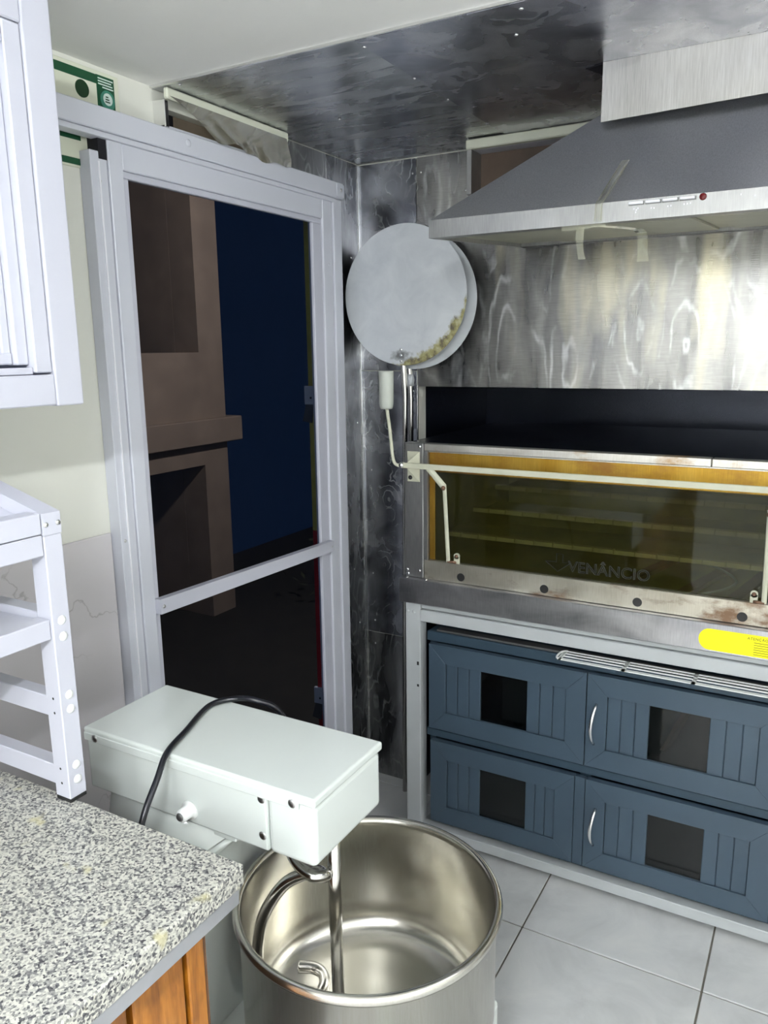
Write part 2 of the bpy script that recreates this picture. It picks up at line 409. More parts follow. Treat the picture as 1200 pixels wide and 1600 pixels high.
ce = tag(box('ceiling', XL-.06, XR, YF, YB+.1, ZC+.004, ZC+.08, 'ceil', None, 0), kind='structure')
SEAM = -.872
box('steel_sheet', XL+.002, SEAM, 1.462, YB-.002, ZC-.001, ZC+.0035, 'steel_ceilA', ce, .0008)
box('steel_sheet', SEAM-.012, XR-.01, 1.462, YB-.002, ZC-.0028, ZC-.0011, 'steel_ceilB', ce, .0005)
box('edge_strip', XL+.002, XR-.01, 1.4575, 1.4625, ZC-.002, ZC+.004, 'chrome', ce, .0005)
for x, y in ((-1.36, 1.475), (-.885, 1.50), (-.885, 1.72), (-.885, 1.9), (-1.2, 1.9), (-.6, 1.6), (-.885, 2.15), (-.55, 1.49)):
    dome('screw', (x, y, ZC-.0028), .0045, '-Z', 'chrome', ce)

# left wall with the doorway and the high vent window
us = [YF, 1.27, 1.478, 1.922, 2.19, YB+.06]; vs = [0, 2.06, 2.115, 2.165, ZC+.004]
wl = grid_wall('wall_left', 'X', XL-.04, XL, us, vs, {(1, 0), (2, 0), (3, 0), (2, 2)}, 'cream')
mp = box('marble_panel', XL, XL+.008, YF, 1.235, 0, 1.19, 'marble', wl, .002)
box('steel_sheet', XL, XL+.003, 2.19, YB-.001, 0, ZC-.003, 'steel_left', wl, .0008)
box('steel_sheet', XL, XL+.003, 1.93, 2.1885, 2.06, ZC-.003, 'steel_left', wl, .0008)
box('corner_angle', XL+.003, XL+.006, YB-.014, YB-.004, 0, ZC-.004, 'chrome', wl, .0005)
for y, z in ((2.31, .83), (2.28, 1.18), (2.35, 1.35), (2.34, .62), (2.33, 1.9)):
    dome('screw', (XL+.003, y, z), .0045, '+X', 'chrome', wl)

# back wall: steel clad, with the oven niche
NX0, NX1, NZ = -1.222, .42, 1.476
us = [XL-.06, NX0, NX1, XR]; vs = [0, NZ, ZC+.004]
wb = grid_wall('wall_back', 'Y', YB, YB+.06, us, vs, {(1, 0)}, 'cream')
box('steel_sheet', XL+.006, NX0-.002, YB-.004, YB, .575, NZ+.05, 'steel_strip', wb, .0008)
box('steel_sheet', XL+.006, NX0-.002, YB-.003, YB, .002, .573, 'steel_left', wb, .0008)
box('steel_sheet', XL+.006, NX0+.0, YB-.005, YB, NZ+.052, ZC-.004, 'steel_strip', wb, .0008)
box('steel_sheet', NX0+.002, NX1+.2, YB-.0045, YB, NZ, ZC-.004, 'steel_back', wb, .0008)
box('steel_sheet', NX1, XR-.01, YB-.004, YB, 0, NZ-.002, 'steel_back', wb, .0008)
box('niche_edge_strip', NX0-.003, NX0+.003, YB-.008, YB, 0, NZ+.005, 'chrome', wb, .0008)
bm = bmesh.new()
add_box(bm, NX0-.02, NX0, YB+.06, 3.02, 0, NZ+.02); add_box(bm, NX1, NX1+.02, YB+.06, 3.02, 0, NZ+.02)
add_box(bm, NX0-.02, NX1+.02, 3.0, 3.02, 0, NZ+.02); add_box(bm, NX0-.02, NX1+.02, YB+.06, 3.02, NZ, NZ+.02)
emit('niche_lining', bm, 'niche', wb)
for x, z in ((-1.205, 2.15), (-1.235, 2.15), (-1.405, 1.57), (-1.236, 1.46), (-1.405, 1.18), (-1.40, .62), (-1.40, .53), (-1.25, .64), (-1.405, .8), (-1.25, .9), (-1.05, 2.08)):
    dome('screw', (x, YB-.005, z), .0042, '-Y', 'chrome', wb)

wr = tag(box('wall_right', XR, XR+.08, YF, YB+.06, 0, ZC+.004, 'rightwall', None, 0), kind='structure')
wf = tag(box('wall_front', XL-.04, XR+.08, YF-.08, YF, 0, ZC+.004, 'rightwall', None, 0), kind='structure')

# high vent windows with cream trim
def vent_left():
    o = tag(box('window_1', -1.405, -1.392, 1.466, 1.935, 2.172, 2.196, 'pvc', None, .003), kind='structure')
    box('window_frame', -1.44, -1.402, 1.466, 1.478, 2.112, 2.172, 'chrome', o, .001)
    box('window_frame', -1.44, -1.402, 1.922, 1.935, 2.112, 2.172, 'hood_lip', o, .001)
    box('window_frame', -1.45, -1.405, 1.466, 1.935, 2.105, 2.117, 'door_alu', o, .001)
    box('pane', -1.475, -1.468, 1.478, 1.56, 2.1155, 2.1645, 'void', o, 0); box('pane', -1.475, -1.468, 1.561, 1.922, 2.1155, 2.1645, plain('sooty_left_pane', srgb(112, 100, 86), .5, 0, .3, 9), o, 0)  # first, dark sheet is painted where the vent is an open black hole
    # loose plastic film hanging from the trim and crumpled over the door track
    bm = bmesh.new(); G = []; n = 26; k = 9
    for i in range(n+1):
        a = i/n; row = []
        for j in range(k+1):
            b = j/k; yl = 1.472+.15*b**.8
            y = yl+(1.925-yl)*a
            z = 2.178-.078*b+.012*b*math.sin(6*a+.4)*(1-a)-.004*b*math.sin(23*a)
            x = -1.391+.014*b+.004*math.sin(11*a+5*b)*b+.002*math.sin(31*a)*b
            row.append(bm.verts.new((x, y, z)))
        G.append(row)
    for i in range(n):
        for j in range(k): bm.faces.new((G[i][j], G[i+1][j], G[i+1][j+1], G[i][j+1]))
    emit('plastic_film', bm, 'film', o, True)
vent_left()
def vent_back():
    o = tag(box('window_2', -1.000, -.40, 2.268, 2.29, 2.168, 2.195, 'pvc', None, .003), kind='structure')
    box('window_frame', -.998, -.982, 2.272, 2.384, 2.045, 2.168, 'hood_lip', o, .001)
    box('window_frame', -.998, -.42, 2.29, 2.384, 2.168, 2.195, 'door_alu', o, .001)
    box('window_frame', -.975, -.42, 2.30, 2.384, 2.045, 2.053, 'door_alu', o, .001)
    box('pane', -.982, -.42, 2.345, 2.352, 2.053, 2.168, plain('sooty_pane', srgb(86, 70, 58), .5, 0, .35, 9), o, 0)
vent_back()

# ------------------------------------------------------------------ screen door on its track
def screen_door():
    d = tag(box('door_1', -1.41, -1.385, 1.12, 2.206, 2.058, 2.105, 'door_alu', None, .002), kind='structure')
    d['label'] = 'white aluminium screen door hanging from an overhead track'
    box('track_lip', -1.425, -1.392, 1.12, 2.17, 2.046, 2.0575, 'door_alu', d, .001)
    box('track_plate', -1.44, -1.41, 1.12, 2.206, 2.066, 2.10, 'door_alu', d, .001)
    box('end_plate', -1.385, -1.382, 2.165, 2.206, 2.062, 2.10, 'door_alu', d, .001)
    dome('screw', (-1.382, 2.188, 2.083), .006, '+X', 'screw', d)
    box('jamb', -1.44, -1.405, 1.239, 1.284, 0.0, 2.02, 'door_alu', d, .0015)
    box('jamb_bead', -1.405, -1.402, 1.258, 1.262, 0.0, 2.0, 'btn', d, .0005)
    box('jamb_gap', -1.436, -1.404, 1.262, 1.284, 2.005, 2.058, 'void', d, 0)
    # moving leaf
    box('stile', -1.43, -1.40, 1.285, 1.325, .01, 2.056, 'door_alu', d, .002)
    box('stile', -1.428, -1.40, 2.108, 2.158, .01, 2.05, 'door_alu', d, .002)
    box('jamb', -1.44, -1.394, 2.160, 2.206, 0.0, 2.057, 'door_alu', d, .002)
    box('rail', -1.428, -1.401, 1.325, 2.108, 1.992, 2.05, 'door_alu', d, .002)
    box('rail', -1.428, -1.401, 1.325, 2.108, .01, .10, 'door_alu', d, .002)
    for y0, y1 in ((1.3255, 1.343), (2.060, 2.108)):
        box('bead', -1.424, -1.406, y0, y1, .10, 1.977, 'white_alu', d, .003, 2)
    box('bead', -1.424, -1.406, 1.3255, 2.108, 1.9765, 1.992, 'white_alu', d, .003, 2)
    prism('crossbar', [(-1.404, 1.325, .970), (-1.404, 2.10, .951), (-1.404, 2.10, .986), (-1.404, 1.325, 1.008)], (.02, 0, 0), 'white_alu', d)
    dome('screw', (-1.384, 1.336, .988), .005, '+X', 'screw', d); dome('screw', (-1.384, 2.088, .969), .004, '+X', 'screw', d)
    dome('screw', (-1.4, 2.135, 1.86), .005, '+X', 'door_alu', d); dome('screw', (-1.405, 1.262, 1.96), .004, '+X', 'screw', d)
    dome('screw', (-1.405, 1.25, 1.17), .004, '+X', 'screw', d); dome('cap', (-1.385, 1.52, 2.085), .009, '+X', 'door_alu', d, .002)
    box('screen', -1.417, -1.4155, 1.343, 2.060, .10, 1.977, 'screen', d, 0)
    o = tag(box('door_2', -1.478, -1.44, 2.150, 2.19, 0.0, 2.06, 'jambpaint', None, .002), kind='structure')
    o['label'] = 'worn outer door jamb with yellow and red painted edge'
    box('yellow_edge', -1.50, -1.478, 2.146, 2.19, 1.0, 2.06, 'yellowpaint', o, .001)
    box('red_edge', -1.50, -1.478, 2.146, 2.19, 0.0, .999, 'redpaint', o, .001)
    for z in (1.455, .40):
        la = box('latch', -1.512, -1.476, 2.138, 2.150, z-.03, z+.03, 'door_alu', o, .002)
        prism('latch_tongue', [(-1.478, 2.139, z-.03), (-1.506, 2.139, z-.03), (-1.522, 2.139, z-.085), (-1.486, 2.139, z-.09)], (0, .006, 0), 'zinc', la)
        dome('screw', (-1.486, 2.138, z-.008), .004, '-Y', 'black', la)
screen_door()

# ------------------------------------------------------------------ outside at night
tag(box('ground', -4.6, XL-.3, -1, 6.9, -.30, -.20, 'soil', None, 0), kind='structure')
hs = empty('house_corner', (-3.7, 3.4, -.2), 'brown rendered corner of a building seen through the screen door', 'building')
H0, H1 = -3.8, -3.6
bm = bmesh.new()
add_box(bm, H0, H1, 3.93, 4.16, -.2, 3.0); add_box(bm, H0, H1, 2.2, 3.93, .86, 1.595); add_box(bm, H0, H1, 2.2, 3.93, 2.75, 3.0); add_box(bm, H0, H1, 2.2, 3.0, 1.595, 2.75)
emit('wall', bm, 'house', hs)
box('sill_band', -3.8, -3.54, 2.2, 4.26, 1.0, 1.165, 'house', hs, .006)
box('return_wall', -4.9, -3.8, 3.93, 4.10, -.2, 3.0, 'house', hs, .004)
bu = empty('garden_bush', (-2.9, 5.4, -.2), 'dim low bush outside below the brown building', 'bush')
bm = bmesh.new()
for k in range(420):
    c = Vector((-2.9+max(-.45, min(.45, random.gauss(0, .3))), 5.4+max(-.95, min(1.2, random.gauss(0, .5))), -.15+abs(random.gauss(0, .28))))
    a = Vector((random.uniform(-1, 1), random.uniform(-1, 1), random.uniform(-.3, 1))).normalized(); b = a.cross(Vector((.3, .2, 1))).normalized()
    l, wd = random.uniform(.05, .1), .018
    q = [c, c+a*l*.5+b*wd, c+a*l, c+a*l*.5-b*wd]; bm.faces.new([bm.verts.new(p) for p in q])
lf = emit('foliage', bm, 'leaf', bu); lf['kind'] = 'stuff'
tube('stem', [(-2.9, 5.4, -.2), (-2.88, 5.42, 0), (-2.9, 5.45, .25)], .02, 'soil', bu)
pl_ = bpy.data.lights.new('outdoor_fill_light', 'POINT'); pl_.energy = OUTDOOR_FILL; pl_.color = (1, .9, .8); pl_.shadow_soft_size = .08  # unseen point light added to brighten the house corner
po = bpy.data.objects.new('outdoor_fill_light', pl_); COL.objects.link(po); po.location = (-1.75, 3.3, 2.6)

# ------------------------------------------------------------------ ceiling lamps
def lamp(x, y0, y1, label, mat='lamp'):
    t = empty('ceiling_lamp', (x, (y0+y1)/2, ZC+.004), label, 'lamp', 'ceiling lamps')
    box('housing', x-.03, x+.03, y0-.02, y1+.02, ZC-.028, ZC+.004, 'white_alu', t, .004)
    for y in (y0, y1): box('socket', x-.014, x+.014, y-.012, y+.012, ZC-.105, ZC-.0285, 'cap', t, .002)
    tube('tube', [(x, y0+.014, ZC-.09), (x, y1-.014, ZC-.09)], .019, mat, t, 20)
lamp(.8, .2, 1.4, 'added unseen ceiling tube nearest the oven, fill light for floor and cabinet', 'lamp_dim')  # extra tube, added to brighten the floor and cabinet
lamp(.05, -1.4, -.2, 'long white ceiling tube lamp in the middle of the room')
lamp(-.3, -3.0, -1.8, 'added unseen ceiling tube by the front wall, fill light from the front')  # third tube, added for more light on front faces

# ================================================================== oven stand, cabinet, oven
st = empty('oven_stand', (-.53, 2.4, 0), 'light grey painted steel stand carrying the deck oven', 'stand')
SY = 2.094
for x0, x1 in ((-1.117, -1.065), (.0, .052)):
    p = box('post', x0, x1, SY, SY+.045, 0, .822, 'grey_paint', st, .002)
    box('post', x0, x1, 2.72, 2.765, 0, .822, 'grey_paint', st, .002)
    for z in (.79,):
        for dx in (.008, .030): dome('bolt', (x0+dx, SY, z), .006, '-Y', 'grey_paint', p)
    for z, r in ((.62, .006), (.545, .004)): box('slot', x0+.040, x0+.047, SY-.0006, SY+.001, z-r, z+r, 'black', p, 0)
box('rail', -1.065, .0, SY, SY+.03, .762, .800, 'grey_paint', st, .002)
box('rail', -1.065, .0, SY+.008, SY+.04, .802, .822, 'grey_paint', st, .002)
box('rail', -1.065, .0, SY-.002, SY+.035, .023, .057, 'grey_paint', st, .002)
box('rail', -1.065, .0, 2.72, 2.755, .023, .057, 'grey_paint', st, .002)
for x0, x1 in ((-1.1, -1.066), (.001, .035)): box('side_rail', x0, x1, SY+.045, 2.72, .023, .057, 'grey_paint', st, .002)

cb = empty('storage_cabinet', (-.53, 2.4, .058), 'slate blue cabinet with four windowed doors under the oven', 'cabinet')
bm = bmesh.new(); CX0, CX1 = -1.046, -.005
CY = 2.128
for a in ((CX0, CX1, CY, 2.70, .058, .076), (CX0, CX1, CY, 2.70, .372, .402), (CX0, CX1, CY, 2.70, .705, .728), (CX0, CX0+.02, CY, 2.70, .076, .705),
          (CX1-.02, CX1, CY, 2.70, .076, .705), (-.552, -.520, CY, 2.70, .076, .705), (CX0, CX1, 2.68, 2.70, .076, .705)): add_box(bm, *a)
emit('body', bm, 'navy2', cb)
box('top_lip', CX0-.004, CX1, 2.112, CY, .697, .728, 'navy2', cb, .002)
box('middle_lip', CX0-.004, CX1, 2.110, CY, .374, .400, 'navy2', cb, .002)
box('top_runner', -1.02, -.01, 2.12, 2.15, .7285, .735, 'zinc', cb, .001)
DY = 2.096
def cab_door(x0, x1, z0, z1, wx0, wx1, handle, label):
    fr = .0575; px0, px1, pz0, pz1 = x0+fr, x1-fr, z0+.06, z1-.06
    dn = Vector((0, .02, 0)); bm = bmesh.new()
    # mitred frame: four trapezoid members
    out = [(x0, DY, z0), (x1, DY, z0), (x1, DY, z1), (x0, DY, z1)]; inn = [(px0, DY, pz0), (px1, DY, pz0), (px1, DY, pz1), (px0, DY, pz1)]
    for i in range(4):
        j = (i+1) % 4; c = (Vector(out[i])+Vector(out[j])+Vector(inn[i])+Vector(inn[j]))/4
        q = [c+(Vector(p)-c)*.9996 for p in (out[i], out[j], inn[j], inn[i])]
        add_prism(bm, q, dn)
    es = [e for e in bm.edges if all(abs(v.co.y-DY) < 1e-5 for v in e.verts)]
    bmesh.ops.bevel(bm, geom=es, offset=.0006, segments=1, affect='EDGES')
    d = emit('door', bm, 'navy', cb)
    for a0, a1 in ((px0-.006, wx0), (wx1, px1+.006)): box('panel_back', a0, a1, DY+.0115, DY+.018, pz0-.006, pz1+.006, 'navy2', d, 0)
    for a0, a1 in ((px0, wx0), (wx1, px1)):
        n = 3; ws = (a1-a0)/n
        for k in range(n):
            s = (.92, 1.06, 1.02)[k]
            b0 = a0+ws*k; b1 = b0+ws
            box('slat', b0+.0010, b1-.0010, DY+.006, DY+.0115, pz0, pz1, 'navy', d, .0012)
    box('window_pane', wx0, wx1, DY+.009, DY+.0115, pz0, pz1, 'cabglass', d, 0)
    if handle:
        hz0, hz1 = handle[1], handle[2]; hx = handle[0]; pts = []
        for k in range(13):
            a = k/12; pts.append((hx-.006*math.sin(math.pi*a)+.004*a, DY+.001-.028*math.sin(math.pi*a)**.8, hz0+(hz1-hz0)*a))
        bm = bmesh.new(); add_tube(bm, pts, [.0042+.0016*math.sin(math.pi*k/12) for k in range(13)], 10); h = emit('handle', bm, 'chrome', d, True); h['label'] = 'bowed chrome handle'
    return d
cab_door(-1.036, -.537, .409, .693, -.862, -.715, None, '')
cab_door(-.534, -.028, .409, .693, -.362, -.207, (-.510, .481, .606), '')
cab_door(-1.031, -.561, .081, .366, -.861, -.712, None, '')
box('stile_strip', -.560, -.529, DY+.002, DY+.02, .081, .366, 'navy', cb, .0015)
cab_door(-.527, -.028, .081, .366, -.350, -.202, (-.499, .160, .280), '')
# what the cabinet windows show inside: a baking board standing slanted
bb = prism('baking_board', [(-.36, 2.30, .404), (-.345, 2.34, .404), (-.225, 2.36, .695), (-.24, 2.32, .695)], (.012, 0, 0), 'rust')
tag(bb, 'worn narrow board standing slanted behind the upper right cabinet window', 'board')

# white vent grille lying on the cabinet lip
gr = empty('vent_grille', (-.3, 2.10, .735), 'white slotted vent grille lying above the right cabinet doors', 'grille')
GX0, GX1 = -.62, -.02
bm = bmesh.new()
gz = lambda y: .7358
def gbar(name, x0, x1, y0, y1):
    prism(name, [(x0, y0, gz(y0)), (x1, y0, gz(y0)), (x1, y1, gz(y1)), (x0, y1, gz(y1))], (0, 0, .0022), 'cap', gr)
bm.free()
gbar('frame_bar', GX0+.010, GX1, 2.054, 2.068); gbar('frame_bar', GX0+.018, GX1, 2.122, 2.128)
for y in (2.083, 2.103): gbar('slat', GX0+.012, GX1, y, y+.006)
for x in (GX0+.008, GX0+.185, GX0+.365, GX0+.545): gbar('cross_bar', x, x+.010, 2.054, 2.128)
tube('frame_end', [(GX0+.012, 2.058, .7375), (GX0+.002, 2.070, .7375), (GX0+.004, 2.112, .7375), (GX0+.018, 2.125, .7375)], .003, 'cap', gr, 8, 4)

ov = empty('deck_oven', (-.53, 2.45, .823), 'stainless deck oven with stained glass door and yellow sticker', 'oven')
OX0, OX1 = -1.119, .05
bm = bmesh.new()
for a in ((OX0+.004, OX1-.004, 2.13, 2.86, 1.305, 1.322), (OX0+.004, OX0+.03, 2.125, 2.86, .823, 1.305), (OX1-.03, OX1-.004, 2.125, 2.86, .823, 1.305),
          (OX0+.03, OX1-.03, 2.84, 2.86, .823, 1.305), (OX0+.03, OX1-.03, 2.13, 2.84, .823, .90)): add_box(bm, *a)
emit('body', bm, 'niche', ov)
bm = bmesh.new()
for a in ((-1.05, -.02, 2.135, 2.835, .905, .935), (-1.0885, -1.05, 2.128, 2.84, .90, 1.30), (-.02, .02, 2.128, 2.84, .90, 1.30), (-1.05, -.02, 2.82, 2.838, .935, 1.30), (-1.05, -.02, 2.13, 2.82, 1.285, 1.303)): add_box(bm, *a)
emit('chamber', bm, 'oven_in', ov)
led = box('ledge', -1.132, .062, 2.078, 2.128, .823, .901, 'oven_steel', ov, .002)
box('ledge_underside', -1.08, .02, 2.086, 2.12, .8225, .8232, 'zinc', led, 0)
for x0, x1 in ((OX0, -1.056), (-.014, OX1)):
    u = box('upright', x0, x1, 2.098, 2.128, .9015, 1.322, 'upright', ov, .0015)
    a0 = x1 if x0 < -1 else x0-.012
    box('inner_angle', a0 if x0 < -1 else x0-.014, (x1+.014) if x0 < -1 else x0, 2.101, 2.128, .955, 1.322, 'zinc', u, .001)
    for dx, z in ((.052, 1.312), (.008, .925), (.050, .925), (.010, .912)): dome('screw', (x0+dx, 2.098, z), .0055, '-Y', 'chrome', u)
for x, z in ((-1.106, .9035), (-1.04, .9035)): dome('screw', (x, 2.085, z), .005, '+Z', 'chrome', led)
box('top_trim', -1.052, -.25, 2.099, 2.13, 1.3005, 1.322, 'oven_top', ov, .0015)
box('top_trim', -.248, -.016, 2.0985, 2.13, 1.3005, 1.3215, 'oven_top', ov, .0015)
box('door_header', -1.042, -.028, 2.114, 2.126, 1.235, 1.3003, 'oven_brown', ov, .001)
box('header_lip', -1.042, -.028, 2.108, 2.116, 1.2955, 1.2995, 'oven_top', ov, .0005)
box('side_stain_plate', -1.041, -1.022, 2.112, 2.124, .963, 1.234, 'oven_brown', ov, .001)
bd = box('vent_band', -1.054, -.016, 2.100, 2.126, .9015, .9625, 'oven_band', ov, .0015)
for k in range(5): lathe('vent_hole', [(0, -.0008), (.0125, -.0008), (.0125, .002), (0, .002)], (-.93+.2597*k if k < 4 else -.025, 2.100, .922), 'black', bd, 24, 'Y', False)
gp = box('glass_door', -1.022, -.030, 2.112, 2.117, .963, 1.238, 'ovenglass', ov, 0)
# lettering and emblem on the glass
textmesh('glass_lettering', 'VEN\u00c2NCIO', .043, 'glassink', gp, (-.606, 2.1106, .981), ROT_BACK, True, 1.02)
tri = [(-.672, 2.1108, 1.003), (-.636, 2.1108, .9765), (-.598, 2.1108, 1.006), (-.622, 2.1108, 1.004), (-.622, 2.1108, 1.028), (-.640, 2.1108, 1.028), (-.640, 2.1108, 1.004)]
bm = bmesh.new(); add_tube(bm, [Vector(p) for p in tri]+[Vector(tri[0])], .0016, 6); emit('glass_emblem', bm, 'glassink', gp)
# rows of tiles added inside to imitate the room's reflection in the glass
for k, (y, z, h) in enumerate(((2.19, 1.022, .014), (2.42, 1.055, .016), (2.62, 1.10, .016))):
    sh = box('reflection_shelf', -1.03 if k == 0 else -1.0, -.03, y+.004, y+.16, z, z+h-.003, 'oven_in', ov, .001)
    n = 17; x0, x1 = (-1.03, -.03)
    for i in range(n):
        xa = x0+(x1-x0)*i/n; box('reflection_edge', xa+.0012, x0+(x1-x0)*(i+1)/n-.0012, y, y+.02, z+.001, z+h, 'reflection_tile', sh, .001)
for i, (xa, xb) in enumerate(((-.50, -.36), (-.33, -.19), (-.20, -.10))):
    prism('floor_bar', [(xa, 2.15, .9352), (xa+.035, 2.15, .9352), (xb+.035, 2.70, .9352), (xb, 2.70, .9352)], (0, 0, .012), 'rust', ov)
tube('heating_wire', [(-.34, 2.50, .95), (-.25, 2.44, .952), (-.19, 2.33, .95), (-.21, 2.24, .948), (-.26, 2.18, .944)], .0035, 'wire', ov, 8, 6)
# lifting bar, brackets, links and lever
BY = 2.052
br = box('lift_bar', -1.098, .03, BY-.004, BY+.004, 1.252, 1.268, 'bracket', ov, .001)
for sx, x0 in ((1, -1.107), (-1, -.002)):
    xe = x0+.041*sx if sx > 0 else x0+.041
    pb = box('bracket', min(x0, xe), max(x0, xe), 2.0935, 2.0978, 1.205, 1.297, 'bracket', ov, .0008)
    ax = x0+.012 if sx > 0 else x0+.03; bx_ = xe if sx > 0 else x0
    bm = bmesh.new(); add_prism(bm, [(bx_, 2.0933, 1.209), (bx_, 2.0933, 1.294), (ax, BY+.004, 1.260)], (-.002*sx, -.002, 0)); emit('gusset', bm, 'bracket', pb)
    dome('bolt', (x0+.010, 2.0935, 1.217), .007, '-Y', 'black', pb)
for sx, xa, xb in ((1, -1.016, -.968), (-1, -.055, -.106)):
    bm = bmesh.new(); add_tube(bm, [(xa, BY+.002, 1.256), (xb, BY+.008, 1.202)], .010, 8, True, (1, .45)); l1 = emit('link_arm', bm, 'bracket', ov)
    bm = bmesh.new(); add_tube(bm, [(xb, BY+.010, 1.206), (xb-.002*sx, 2.096, .966)], .0065, 8, True, (.7, 1)); l2 = emit('link_rod', bm, 'bracket', ov)
    dome('pivot', (xb, BY+.002, 1.200), .007, '-Y', 'rust', l2, .006)
    px = xb+.022*sx
    pv = lathe('pivot_plate', [(0, -.003), (.009, -.003), (.009, .004), (0, .004)], (px, 2.105, .985), 'bracket', ov, 20, 'Y', False)
    box('plate_tail', px-.009, px+.009, 2.102, 2.109, .958, .985, 'bracket', pv, .001)
    dome('bolt', (px, 2.102, .985), .0055, '-Y', 'rust', pv)
    tube('pin', [(xb-.004*sx, 2.094, .968), (px, 2.100, .966)], .004, 'rust', pv)
lv = tube('lever', [(-1.098, BY, 1.260), (-1.113, BY-.004, 1.259), (-1.128, BY-.008, 1.277), (-1.137, BY-.010, 1.36), (-1.146, BY-.012, 1.43)], .0052, 'bracket', ov, 10, 6)
lathe('pivot_knuckle', [(0, -.008), (.008, -.008), (.010, -.002), (.010, .006), (0, .008)], (-1.104, BY, 1.260), 'chrome', lv, 16, 'X')
gx, gy = -1.147, BY-.012
lathe('lever_grip', [(0, 0), (.017, 0), (.0195, .006), (.0215, .02), (.0225, .106), (.0215, .111), (0, .111)], (gx, gy, 1.427), 'grip', lv, 28)
# sticker on the ledge
bm = bmesh.new(); pts = []; sz0, sz1 = .829, .886; rr = (sz1-sz0)/2
for k in range(13):
    a = math.pi/2+math.pi*k/12; pts.append((-.222+rr*math.cos(a)*.9, 2.0772, (sz0+sz1)/2+rr*math.sin(a)))
pts += [(.02, 2.0772, sz0), (.02, 2.0772, sz1)]
add_prism(bm, pts, (0, .0006, 0)); sk = emit('sticker', bm, 'paper_yellow', led); sk['label'] = 'yellow warning sticker with rounded end'
textmesh('sticker_text', 'ATEN\u00c7\u00c3O', .0095, 'ink', sk, (-.133, 2.0768, .873), ROT_BACK, False, 1.1, .0001)
for k in range(6): box('sticker_line', -.117, -.02-.006*(k % 3), 2.0767, 2.0771, .8655-.0062*k, .8667-.0062*k, 'ink', sk, 0)

# ================================================================== range hood
hd = empty('range_hood', (-.264, 2.1, 1.86), 'stainless pyramid range hood with tape hanging from its front lip', 'hood')
HX0, HX1, HY = -.864, .336, 1.75
bm = bmesh.new()   # lip frame and underside
LZ0, LZ1, RZ0 = 1.855, 1.895, 1.897
add_prism(bm, [(HX0, HY, LZ0), (HX0, HY, LZ1), (HX0, 2.384, LZ1+.03), (HX0, 2.384, RZ0), (HX0, HY+.03, LZ0+.001)], (.006, 0, 0))
add_prism(bm, [(HX1-.006, HY, LZ0), (HX1-.006, HY, LZ1), (HX1-.006, 2.384, LZ1+.03), (HX1-.006, 2.384, RZ0), (HX1-.006, HY+.03, LZ0+.001)], (.006, 0, 0))
add_box(bm, HX0+.006, HX1-.006, HY, HY+.03, LZ0, LZ1)
lip = emit('front_lip', bm, 'hood_lip', hd)
uz = lambda y: LZ0+(RZ0-LZ0)*(y-HY)/(2.384-HY)
bm = bmesh.new()
add_prism(bm, [(HX0+.006, HY+.03, uz(HY+.03)+.010), (HX0+.006, 2.384, uz(2.384)+.010), (HX0+.006, 2.384, uz(2.384)+.016), (HX0+.006, HY+.03, uz(HY+.03)+.016)], (HX1-HX0-.012, 0, 0))
emit('underside', bm, 'hood_under', hd)
box('rear_flange', HX0+.006, HX1-.006, 2.362, 2.385, 1.894, 1.912, 'hood_lip', hd, .002)
for xa, xb in ((-.72, -.30), (-.26, .16)):
    fz = [(xa, 1.86, uz(1.86)+.004), (xb, 1.86, uz(1.86)+.004), (xb, 2.33, uz(2.33)+.004), (xa, 2.33, uz(2.33)+.004)]
    prism('grease_filter', fz, (0, 0, .005), 'hood_under', hd)
# pyramid canopy
k = (2.16-1.895)/.185; tx, ty = HX0+.326*k, HY+.11*k
bot = [(HX0, HY+.002, 1.895), (HX1, HY+.002, 1.895), (HX1, 2.384, 1.925), (HX0, 2.384, 1.925)]
top = [(tx, ty, 2.16), (-.528-tx, ty, 2.16), (-.528-tx, 2.384, 2.16), (tx, 2.384, 2.16)]
bm = bmesh.new(); vb = [bm.verts.new(p) for p in bot]; vt = [bm.verts.new(p) for p in top]
bm.faces.new(vb); bm.faces.new(vt[::-1])
for i in range(4): bm.faces.new((vb[i], vb[(i+1) % 4], vt[(i+1) % 4], vt[i]))
emit('canopy', bm, 'hood_slope', hd)
bm = bmesh.new()
add_prism(bm, [(-.492, 1.840, 2.077), (-.036, 1.840, 2.088), (-.036, 1.840, ZC-.003), (-.492, 1.840, ZC-.003)], (0, .0025, 0))
add_box(bm, -.492, -.4895, 1.8425, 2.38, 2.16, ZC-.003); add_box(bm, -.0385, -.036, 1.8425, 2.38, 2.16, ZC-.003)
fa = emit('chimney_cover', bm, 'hood_fascia', hd)
box('duct', -.47, -.06, 1.93, 2.37, 2.158, ZC-.004, 'zinc', hd, .001)
prism('ceiling_gap', [(-.535, 1.858, ZC-.0048), (-.493, 1.846, ZC-.0048), (-.493, 1.96, ZC-.0048)], (0, 0, .0018), 'void', fa)  # flat dark triangle stands in for an unlit hole in the ceiling
